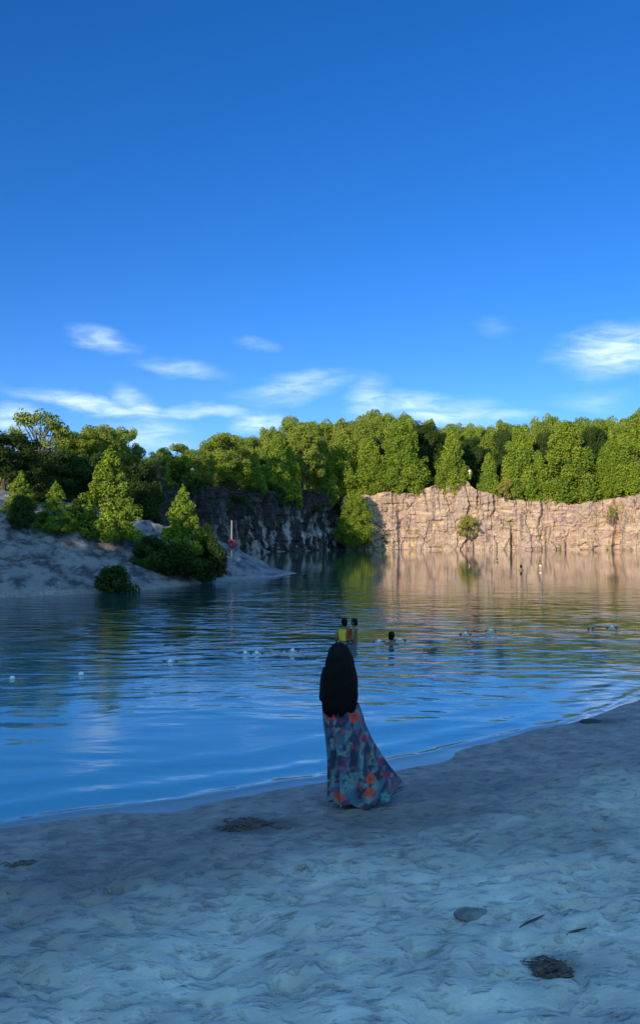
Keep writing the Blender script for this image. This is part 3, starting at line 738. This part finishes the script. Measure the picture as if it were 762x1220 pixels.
def woman():
    D = 8.45; gx = .19; z0 = ground_z(gx, D)
    root = empty('person', (gx, D, z0), R(4))
    tag(root, 'woman at the water edge with waist long black hair, black top and long floral skirt', 'person')
    H = P(402, 765, D).z - z0 - .02
    J = {'pelvis': ((.01, 0, .92), .128, .105), 'waist': ((.005, .0, 1.06), .115, .092), 'chest': ((0, .01, 1.25), .135, .100),
         'sho': ((0, .0, 1.355), .095, .075), 'neck': ((0, .0, H - .215), .046, .050)}
    E = [('pelvis', 'waist'), ('waist', 'chest'), ('chest', 'sho'), ('sho', 'neck')]
    head_joints(J, E, H)
    for s, n in ((-1, 'l'), (1, 'r')):
        J['s' + n] = ((s * .125, .0, 1.345), .044); J['u' + n] = ((s * .145, .0, 1.20), .036); J['e' + n] = ((s * (.160 if s < 0 else .142), .0, 1.045), .030)
        J['m' + n] = ((s * .135, .11, 1.06), .029); J['w' + n] = ((s * .075, .19, 1.085), .024, .020)
        E += [('sho', 's' + n), ('s' + n, 'u' + n), ('u' + n, 'e' + n), ('e' + n, 'm' + n), ('m' + n, 'w' + n)]
        hand_joints(J, E, s, J['w' + n][0], 'w' + n, (-s * .85, .35, .1), (-s * .3, -.6, -.7))
        J['h' + n] = ((s * .066 + .012, 0, .84), .082); J['t' + n] = ((s * .066 + .025, .01, .66), .070); J['k' + n] = ((s * .062 + .04, .015, .475), .052)
        J['c' + n] = ((s * .060 + .045, -.015, .34), .048); J['a' + n] = ((s * .058 + .05, -.005, .085), .034)
        J['b' + n] = ((s * .060 + .05, .06, .045), .036, .026); J['o' + n] = ((s * .068 + .05, .15, .025), .034, .020)
        E += [('pelvis', 'h' + n), ('h' + n, 't' + n), ('t' + n, 'k' + n), ('k' + n, 'c' + n), ('c' + n, 'a' + n), ('a' + n, 'b' + n), ('b' + n, 'o' + n)]
    body = link('body', skin_mesh('body', J, E, 2, M_skin), root)
    face_parts(body, H)
    # black top with sleeves, grown round the same joints
    K = {k: (J[k][0], J[k][1] + .016, (J[k][2] if len(J[k]) > 2 else J[k][1]) + .016) for k in ('waist', 'chest', 'sho', 'sl', 'sr', 'ul', 'ur', 'el', 'er', 'ml', 'mr')}
    K['hip'] = ((.008, 0, .985), .142, .118)
    KE = [('waist', 'hip'), ('waist', 'chest'), ('chest', 'sho')] + [p for n in 'lr' for p in (('sho', 's' + n), ('s' + n, 'u' + n), ('u' + n, 'e' + n), ('e' + n, 'm' + n))]
    link('top', skin_mesh('top', K, KE, 2, M_black), root)
    # hair: a long fall from the crown to the waist
    n = 96; rows = []
    zs = [H + .022, H + .012, H - .01, H - .05, H - .10, H - .16, H - .23, H - .31, H - .40, H - .50, H - .58, H - .64, H - .672, H - .68]
    rx = [.005, .050, .084, .114, .134, .150, .166, .180, .190, .195, .190, .172, .10, .004]
    ry = [.005, .052, .086, .102, .108, .108, .104, .100, .096, .088, .072, .056, .03, .004]
    cy = [-.01, -.015, -.02, -.030, -.040, -.050, -.062, -.072, -.080, -.086, -.098, -.105, -.108, -.108]
    zt = np.linspace(0, len(zs) - 1, 60); idx = np.arange(len(zs))
    zz = np.interp(zt, idx, zs); rxx = np.interp(zt, idx, rx); ryy = np.interp(zt, idx, ry); cyy = np.interp(zt, idx, cy)
    def smo(a): return np.convolve(np.pad(a, 2, 'edge'), np.ones(5) / 5, 'valid')
    rxx[1:-1] = smo(rxx)[1:-1]; ryy[1:-1] = smo(ryy)[1:-1]
    th = np.linspace(0, 2 * math.pi, n, endpoint=False)
    TH, ZI = np.meshgrid(th, np.arange(60)); t = ZI / 59
    wav = 1 + .022 * np.sin(TH * 31 + 3 * fbm(TH * 2, t * 5, 2, 8)) * t + .030 * np.sin(TH * 17 + t * 5) * np.sin(t * 3.1) + .16 * (fbm(TH * 2.5, t * 6, 4, 5) - .5) * t + .018 * np.sin(t * 38 + TH * 2)
    hx = rxx[:, None] * .91 * np.cos(TH) * wav + .012 * t * np.sin(t * 5); hy = cyy[:, None] + ryy[:, None] * np.sin(TH) * wav
    hz = zz[:, None] + (fbm(TH * 5, ZI * 0, 3, 3) - .5) * .16 * np.clip((t - .7) / .3, 0, 1)
    idx2 = np.arange(60 * n).reshape(60, n)
    q = np.stack([idx2[:-1], np.roll(idx2, -1, 1)[:-1], np.roll(idx2, -1, 1)[1:], idx2[1:]], -1).reshape(-1, 4)
    link('hair', np_mesh('hair', np.stack([hx, hy, hz], -1).reshape(-1, 3), q, M_hair, True), root)
    # long wind-blown skirt
    m, tt, b = material('floral_cloth'); a = tt.node('ShaderNodeAttribute'); a.attribute_name = 'print'; a.attribute_type = 'GEOMETRY'
    o = tt.node('ShaderNodeTexCoord').outputs['Object']
    c = tt.mix(tt.rng(tt.noise(o, 60, 4, .6), .35, .7, 0, .5), a.outputs['Color'], (.02, .05, .10))
    tt.l.new(c, b.inputs['Base Color']); b.inputs['Roughness'].default_value = .85
    sheen = b.inputs['Sheen Weight']; sheen.default_value = .15
    py = [838, 850, 862, 880, 900, 920, 936, 950, 960]; lp = [383.5, 383.5, 384, 386, 388, 389, 390, 391, 393]; rp = [427, 431, 434, 441, 451, 461, 470, 474, 470]
    nr = 90; nc = 220
    k = np.linspace(0, 1, nr); pys = 838 + k * 120
    left = (np.interp(pys, py, lp) - 381) * D / FPX - gx; right = (np.interp(pys, py, rp) - 381) * D / FPX - gx
    zc = np.array([P(400, q_, D).z for q_ in pys]) - z0
    th = np.linspace(0, 2 * math.pi, nc, endpoint=False); TH, KI = np.meshgrid(th, k)
    cxm = ((left + right) / 2)[:, None]; hw = ((right - left) / 2)[:, None]; dep = np.interp(k, [0, .15, .5, 1], [.135, .15, .20, .27])[:, None]
    fold = KI ** .7 * (.13 * np.sin(TH * 9 + .6 + 2.2 * KI) + .06 * np.sin(TH * 17 + 3 * KI) + .05 * np.sin(TH * 5 + 2.)) 
    rr = 1 + fold - KI * .05 - .05 * np.sin(np.clip(KI, 0, 1) * math.pi)
    sx_ = cxm + hw * np.cos(TH) * rr; sy_ = dep * np.sin(TH) * rr
    lift = KI ** 3 * (.035 + .085 * np.clip(np.cos(TH), 0, 1) ** 1.5 + .02 * np.sin(TH * 9 + 1.8))
    sz_ = np.maximum(zc[:, None], .015) + lift
    idx3 = np.arange(nr * nc).reshape(nr, nc)
    q = np.stack([idx3[:-1], idx3[1:], np.roll(idx3, -1, 1)[1:], np.roll(idx3, -1, 1)[:-1]], -1).reshape(-1, 4)
    sm = np_mesh('skirt', np.stack([sx_, sy_, sz_], -1).reshape(-1, 3), q, m, True)
    # the printed cloth: a blue-green ground with navy leaves and red, magenta and white blossoms
    A = TH * .28 * (1 + KI * .6); B = KI * 1.0
    col = np.zeros((nr, nc, 3)); base = np.array([.060, .135, .24])
    n1 = fbm(A * 9, B * 9, 3, 11)[..., None]; col[:] = base * (.7 + .7 * n1)
    def lay(mask, c): 
        mk = np.clip(mask, 0, 1)[..., None]; col[:] = col * (1 - mk) + np.array(c) * mk
    lay(sstep((fbm(A * 11 + 4, B * 6, 3, 22) - .46) / .08), (.022, .028, .085))
    lay(sstep((fbm(A * 13, B * 13 + 9, 3, 27) - .60) / .05) * .9, (.16, .30, .33))
    f1_, f2_, ci_ = worley(A * 9.5, B * 9.5, 71)
    pet = f1_ * (1 + .25 * np.sin(np.arctan2(f2_ - .3, f1_ - .3) * 5))
    lay(np.where(ci_ > .62, sstep((.34 - pet) / .10), 0), (.40, .035, .05)); lay(np.where((ci_ < .3), sstep((.27 - pet) / .08), 0), (.21, .03, .14))
    lay(np.where(ci_ > .62, sstep((.12 - pet) / .05), 0), (.50, .16, .03))
    # big blossoms where the photograph shows them: (pixel x, pixel y, radius m, colour)
    for (fx, fy, fr, fc) in ((392, 850, .060, (.75, .05, .08)), (420, 852, .062, (.80, .07, .04)), (433, 877, .040, (.38, .03, .09)), (437, 922, .062, (.78, .08, .02)),
                             (437, 936, .055, (.78, .08, .02)), (402, 944, .055, (.80, .07, .04)), (462, 922, .045, (.34, .02, .12)), (452, 906, .032, (.36, .03, .08)), (456, 943, .050, (.08, .36, .40)),
                             (424, 888, .03, (.30, .06, .08)), (405, 912, .03, (.20, .10, .25)), (433, 955, .03, (.26, .03, .14))):
        p = P(fx, fy, D); X0 = p.x - gx; Z0 = p.z - z0
        ang = np.arctan2(sz_ - Z0, sx_ - X0); dd = np.hypot(sx_ - X0, sz_ - Z0) * (1 + .12 * np.sin(ang * 5 + fx)) + (fbm(A * 22, B * 22, 3, 90) - .5) * .055
        mk = sstep((fr - dd) / (fr * .35)) * (np.sin(TH) < .35)
        lay(mk, fc); lay(sstep((fr * .35 - dd) / (fr * .2)) * (np.sin(TH) < .35) * .7, [v_ * .35 for v_ in fc])
    ca = sm.color_attributes.new('print', 'FLOAT_COLOR', 'POINT')
    ca.data.foreach_set('color', np.concatenate([col, np.ones((nr, nc, 1))], -1).ravel().astype(np.float32))
    so = link('skirt', sm, root); sd_ = so.modifiers.new('thick', 'SOLIDIFY'); sd_.thickness = .004; sd_.offset = -1
    return root
woman()

def cap_mesh(z, y, rx=.083, ry=.096, rz=.085, back=-.012, low=.10):
    """short wet hair over the back and top of a head"""
    vs, fs = ellipsoid((0, y + back, z - .062), (rx, ry, rz), 20, 12)
    vs = [(a, b - (.012 if c < z - .09 else 0), c - (low if b < y and c < z - .10 else 0) * .6) for a, b, c in vs]
    return vs, fs
def bather(name, x, y, rise, label, hair=M_hair, skin=M_skin2, rz=0, arms='out', shirt=None, s=1., group='bathers in the water', sx=None):
    """a bather; rise = how far the top of the head stands above the water"""
    root = empty('person', (x, y, 0), rz); root.scale = (s, s, s); H = rise / s
    tag(root, label, 'person', group)
    J = {'belly': ((0, 0, H - .62), .125, .10), 'chest': ((0, 0, H - .42), .145, .105), 'sho': ((0, -.01, H - .30), .10, .075), 'neck': ((0, 0, H - .215), .048, .05),
         'hip': ((0, 0, H - .82), .14, .11)}
    E = [('chest', 'belly'), ('belly', 'hip'), ('chest', 'sho'), ('sho', 'neck')]
    J = {k: J[k] for k in ('chest', 'belly', 'hip', 'sho', 'neck')}
    head_joints(J, E, H)
    for q, n in ((-1, 'l'), (1, 'r')):
        J['g' + n] = ((q * .09, 0, H - 1.0), .08); J['q' + n] = ((q * .10, .12, H - 1.38), .055); J['v' + n] = ((q * .10, .02, H - 1.68), .04); J['o' + n] = ((q * .10, .10, H - 1.74), .034, .022)
        E += [('hip', 'g' + n), ('g' + n, 'q' + n), ('q' + n, 'v' + n), ('v' + n, 'o' + n)]
        J['s' + n] = ((q * .165, -.005, H - .315), .050)
        if arms == 'out': el, wr = (q * .34, .10, H - .44), (q * .42, .32, H - .40)
        elif arms == 'hold' and q > 0: el, wr = (.27, -.02, H - .50), (.33, .17, H - .44)
        else: el, wr = (q * .22, -.02, H - .56), (q * .20, .18, H - .62)
        J['e' + n] = (el, .036); J['w' + n] = (wr, .024, .020)
        E += [('sho', 's' + n), ('s' + n, 'e' + n), ('e' + n, 'w' + n)]
        d = (Vector(wr) - Vector(el)).normalized(); hand_joints(J, E, q, wr, 'w' + n, d, (0, .1, -1))
    b = link('body', skin_mesh('body', J, E, 2, skin), root); face_parts(b, H)
    v, f = cap_mesh(H, 0); mesh_obj('hair', v, f, hair, root, True)
    if shirt:
        K = {k: (J[k][0], J[k][1] + .035, (J[k][2] if len(J[k]) > 2 else J[k][1]) + .04) for k in ('chest', 'belly', 'sho')}
        K['sl'] = (J['sl'][0], .062); K['sr'] = (J['sr'][0], .062)
        link('vest', skin_mesh('vest', K, [('chest', 'belly'), ('chest', 'sho'), ('sho', 'sl'), ('sho', 'sr')], 2, shirt), root)
    return root
m, t, b = material('yellow_vest'); o_ = t.node('ShaderNodeTexCoord').outputs['Object']
s_ = t.node('ShaderNodeSeparateXYZ'); t.l.new(o_, s_.inputs[0])
edge = t.math('ADD', s_.outputs[0], t.math('MULTIPLY', t.noise(o_, 9, 2), .08))
t.l.new(t.mix(t.rng(edge, .045, .075), (.70, .52, .04), (.42, .07, .03)), b.inputs['Base Color']); b.inputs['Roughness'].default_value = .6
M_vest = m
M_white = plain('white_paint', (.78, .80, .82), .5); M_float = plain('faded_float', (.70, .75, .80), .5); M_post = plain('weathered_post', (.20, .20, .21), .8); M_cap = plain('white_cap', (.75, .8, .78), .5); M_navy = plain('navy_float', (.045, .07, .13), .45)
M_grey = plain('grey_hair', (.05, .04, .035), .8)
p = P(410, 763, 22.2)
bather('a', p.x, 22.2, P(410, 737, 22.2).z, 'bather in a yellow and red vest standing chest deep, right above the woman\'s head', skin=M_skin, rz=R(8), arms='hold', shirt=M_vest, s=.98)
p = P(421.5, 763, 22.3)
bather('b', p.x, 22.25, P(424, 736.5, 22.25).z - .02, 'small dark haired child held beside the bather in the yellow vest', skin=M_skin, rz=R(75), arms='in', s=.9)
p = P(465, 768, 22.0)
bather('c', p.x, 21.7, P(465, 753, 21.7).z, 'dark haired bather up to the shoulders between two floats, right of the woman', skin=M_skin, rz=R(-30))
p = P(620, 679, 70); bather('d', p.x, 70, .42, 'dark haired swimmer far out on the golden reflection', skin=M_skin, rz=R(20), s=1.25)
p = P(643, 678, 72); bather('e', p.x, 72, .36, 'swimmer with a pale cap far out, right of the dark haired one', hair=M_cap, rz=R(120), s=1.2)
p = P(559, 675, 80); bather('f', p.x, 80, .30, 'swimmer with brown hair farthest left on the golden reflection', hair=M_grey, rz=R(60), s=1.15)
p = P(592, 668, 98); bather('g', p.x, 98, .30, 'swimmer with brown hair closest to the sunlit cliff', hair=M_grey, rz=R(-60), s=1.15)

# figures on the rim
def stander(px, py_top, D, label, shirt, pants, zb=None, hgt=1.7, hair=M_hair):
    p = P(px, py_top, D); zb = p.z - hgt
    root = empty('person', (p.x, D, zb), R(180)); tag(root, label, 'person', 'people on the cliff rim'); H = hgt
    J = {'pelvis': ((0, 0, .93), .14, .11), 'waist': ((0, 0, 1.1), .125, .1), 'chest': ((0, 0, 1.30), .15, .11), 'sho': ((0, -.01, 1.41), .11, .08), 'neck': ((0, 0, H - .215), .048, .05)}
    E = [('pelvis', 'waist'), ('waist', 'chest'), ('chest', 'sho'), ('sho', 'neck')]; head_joints(J, E, H)
    for s, n in ((-1, 'l'), (1, 'r')):
        J['s' + n] = ((s * .17, -.01, 1.40), .05); J['e' + n] = ((s * .25, -.02, 1.14), .038); J['w' + n] = ((s * .22, .08, .93), .025, .02)
        E += [('sho', 's' + n), ('s' + n, 'e' + n), ('e' + n, 'w' + n)]; hand_joints(J, E, s, J['w' + n][0], 'w' + n, (0, .2, -1), (-s, .1, 0))
        J['h' + n] = ((s * .09, 0, .84), .09); J['k' + n] = ((s * .10, .01, .48), .058); J['a' + n] = ((s * .10, -.01, .08), .036); J['o' + n] = ((s * .11, .14, .028), .036, .022)
        E += [('pelvis', 'h' + n), ('h' + n, 'k' + n), ('k' + n, 'a' + n), ('a' + n, 'o' + n)]
    b = link('body', skin_mesh('body', J, E, 2, M_skin2), root); face_parts(b, H)
    v, f = cap_mesh(H, 0); mesh_obj('hair', v, f, hair, root, True)
    K = {k: (J[k][0], J[k][1] + .022, (J[k][2] if len(J[k]) > 2 else J[k][1]) + .022) for k in ('chest', 'waist', 'sho', 'sl', 'sr', 'el', 'er')}
    link('shirt', skin_mesh('shirt', K, [('chest', 'waist'), ('chest', 'sho'), ('sho', 'sl'), ('sho', 'sr'), ('sl', 'el'), ('sr', 'er')], 2, shirt), root)
    K = {k: (J[k][0], J[k][1] + .024, (J[k][2] if len(J[k]) > 2 else J[k][1]) + .024) for k in ('pelvis', 'hl', 'hr', 'kl', 'kr')}
    link('shorts', skin_mesh('shorts', K, [('pelvis', 'hl'), ('pelvis', 'hr'), ('hl', 'kl'), ('hr', 'kr')], 2, pants), root)
    return root
M_shirt = plain('white_shirt', (.8, .8, .8), .8); M_pink = plain('pink_cloth', (.55, .36, .33), .8)

# ------------------------------------------------------------------ float line across the bathing area
fl = empty('float_line', (0, 0, 0)); tag(fl, 'line of small white and dark floats on a rope across the bathing water', 'float line')
CLUST = [(15, 808, 'w'), (97, 803, 'w'), (203, 788, 'dwd'), (299, 778, 'dwdwd'), (345, 775, 'ddwd'), (451, 764, 'dwd'), (476, 762, 'dwd'), (554, 755, 'dwd'), (584, 751, 'dwd'), (703, 748, 'dd'), (728, 747, 'dwd'), (-90, 822, 'w'), (850, 741, 'dwd')]
def fpos(px, py):
    D = EYE / ((py - 640) / FPX); return P(px, py, D)
pts = sorted([fpos(a, b) for a, b, _ in CLUST], key=lambda q: q.x)
path = []
for a, b2 in zip(pts[:-1], pts[1:]):
    for i in range(8):
        q = a.lerp(b2, i / 8); path.append((q.x, q.y + .05 * math.sin(q.x * 2), -.03))
path.append((pts[-1].x, pts[-1].y, -.03))
v, f = tube(path, [.009] * len(path), 6); mesh_obj('rope', v, f, M_navy, fl, True)
def float_mesh(mat):
    prof = [(-.075, .012), (-.070, .030), (-.055, .052), (-.02, .062), (.02, .062), (.055, .052), (.070, .030), (.075, .012)]
    vs, fs = [], []
    for i, (x_, r_) in enumerate(prof):
        for k in range(16): th = k * math.pi / 8; vs.append((x_, r_ * math.cos(th), r_ * math.sin(th)))
        if i:
            for k in range(16): q = (i - 1) * 16; fs.append((q + k, q + (k + 1) % 16, q + 16 + (k + 1) % 16, q + 16 + k))
    me = bpy.data.meshes.new('float'); me.from_pydata(vs, [], fs); me.materials.append(mat)
    me.polygons.foreach_set('use_smooth', [True] * len(fs)); me.update(); return me
FW, FD = float_mesh(M_float), float_mesh(M_navy)
for (px, py, pat) in CLUST:  # clusters of floats
    p = fpos(px, py); n = len(pat)
    for i, c in enumerate(pat):
        o = link('float', FW if c == 'w' else FD, fl); sc = .78 if c == 'w' else .55
        o.location = (p.x + (i - (n - 1) / 2) * .135, p.y + .015 * math.sin(i * 2.1), .008 if c == 'w' else -.008); o.scale = (sc * .9, sc, sc * 1.15)
        o.rotation_euler = (0, .1 * math.sin(i * 3 + px), .2 * math.sin(px + i))

# ------------------------------------------------------------------ life ring post on the spit
p = P(276, 658, 58.5); zb = ground_z(p.x, 58.5) - .25
post = empty('life_ring_post', (p.x, 58.5, zb), R(6)); tag(post, 'pale post with a crimson life ring on the low tongue of the bank', 'life ring post')
ztop = P(276, 620, 58.5).z - zb
v, f = tube([(0, 0, -.4), (0, 0, ztop - .03), (0, 0, ztop)], [.055, .055, .04], 12); f.append(tuple(range(24, 36))); mesh_obj('pole', v, f, M_post, post, False)
zr = P(277, 647.5, 58.5).z - zb
def torus(R0, r0, nu=36, nv=12):
    vs, fs = [], []
    for i in range(nu):
        a = 2 * math.pi * i / nu
        for j in range(nv):
            b_ = 2 * math.pi * j / nv; q = R0 + r0 * math.cos(b_); vs.append((q * math.cos(a), r0 * math.sin(b_), q * math.sin(a)))
    for i in range(nu):
        for j in range(nv): fs.append((i * nv + j, ((i + 1) % nu) * nv + j, ((i + 1) % nu) * nv + (j + 1) % nv, i * nv + (j + 1) % nv))
    return vs, fs
M_crim = plain('crimson_ring', (.26, .012, .05), .6)
v, f = torus(.21, .095); mesh_obj('life_ring', v, f, M_crim, post, True, (.04, -.16, zr))

# ------------------------------------------------------------------ stones, weed and twigs on the sand
def blob(name, loc, size, mat, label, cat, seed, flat=.35, group=None, rz=0):
    v, f = ellipsoid((0, 0, 0), (1, 1, 1), 28, 16); a = np.array(v)
    k = 1 + (fbm(a[:, 0] * 1.3 + seed, a[:, 1] * 1.3 + a[:, 2], 4, seed) - .5) * .55
    a = a * k[:, None] * np.array([size[0], size[1], size[2]])
    o = mesh_obj(name, a, f, mat, None, True, loc); o.rotation_euler = (0, 0, rz); tag(o, label, cat, group); return o
M_stone = plain('wet_stone', (.17, .18, .19), .7, .02, 14, .35)
p = on_sand(hit(560, 1095)); blob('stone', (p.x, p.y, p.z + .004), (.105, .085, .026), M_stone, 'flat grey oval stone half sunk in the pale sand', 'stone', 3)
p = on_sand(hit(704, 861)); blob('stone', (p.x, p.y, p.z + .004), (.17, .11, .035), plain('dark_stone', (.03, .035, .05), .6, .02, 14), 'small dark stone at the water line near the right edge', 'stone', 8)
M_weed = plain('dry_weed', (.085, .07, .075), .95, .01, 40, .5)
def weed(px, py, rx, ry, n, label, seed):
    p = on_sand(hit(px, py)); r = random.Random(seed); vs, fs = [], []
    for i in range(n):
        a = r.random() * 6.283; q = r.random() ** .8 * (1 + .35 * math.sin(a * 3 + seed)); x0 = q * rx * math.cos(a); y0 = q * ry * math.sin(a); an = r.gauss(.25, .5); L = r.uniform(.03, .09)
        pp = [(x0 - L * math.cos(an) / 2, y0 - L * math.sin(an) / 2, .0 + .01), (x0, y0, r.uniform(.008, .018)), (x0 + L * math.cos(an) / 2, y0 + L * math.sin(an) / 2, .008)]
        v, f = tube(pp, [.002, r.uniform(.003, .007), .002], 5); o = len(vs); vs += v; fs += [tuple(k + o for k in ff) for ff in f]
    o = mesh_obj('weed_clump', vs, fs, M_weed, None, True, p); tag(o, label, 'weed'); return o
weed(665, 1150, .17, .10, 150, 'largest clump of dark dried weed on the sand, low in the picture at the right', 1)
weed(300, 985, .34, .17, 260, 'clump of dark wet weed near the water line left of the woman', 2)
weed(20, 1030, .15, .06, 22, 'sparse scrap of dark weed at the left edge of the beach', 5)
M_drift = plain('driftwood', (.36, .36, .36), .9); M_twig = plain('twig', (.06, .055, .06), .9)
for i, (a, b_, c_, d_, lab) in enumerate(((618, 1112, 648, 1094, 'short dark twig above the largest weed clump, left of the other one'), (674, 1122, 698, 1106, 'short dark twig above the largest weed clump, right of the other one'),
                                          (22, 1170, 55, 1153, 'pale sliver of driftwood lying low at the left edge'))):
    p0, p1 = on_sand(hit(a, b_)), on_sand(hit(c_, d_)); mid_ = (p0 + p1) / 2; mid_.z += .006
    L = p1 - p0
    v, f = tube([-L / 2, -L * .2 + Vector((0, .004, .004)), L * .15 + Vector((0, -.003, .003)), L / 2], [.003, .008, .007, .003], 6)
    tag(mesh_obj('twig', v, f, M_twig if i < 2 else M_drift, None, True, mid_ + Vector((0, 0, .006))), lab, 'twig')
stander(559, 558.5, 182.9, 'person in white shirt and pink shorts standing on the sunlit rock peak', M_shirt, M_pink, hgt=1.72)
stander(229, 556, 128.5, 'pale dressed person standing on the rim of the shaded cliff', M_shirt, M_shirt, hgt=1.70)
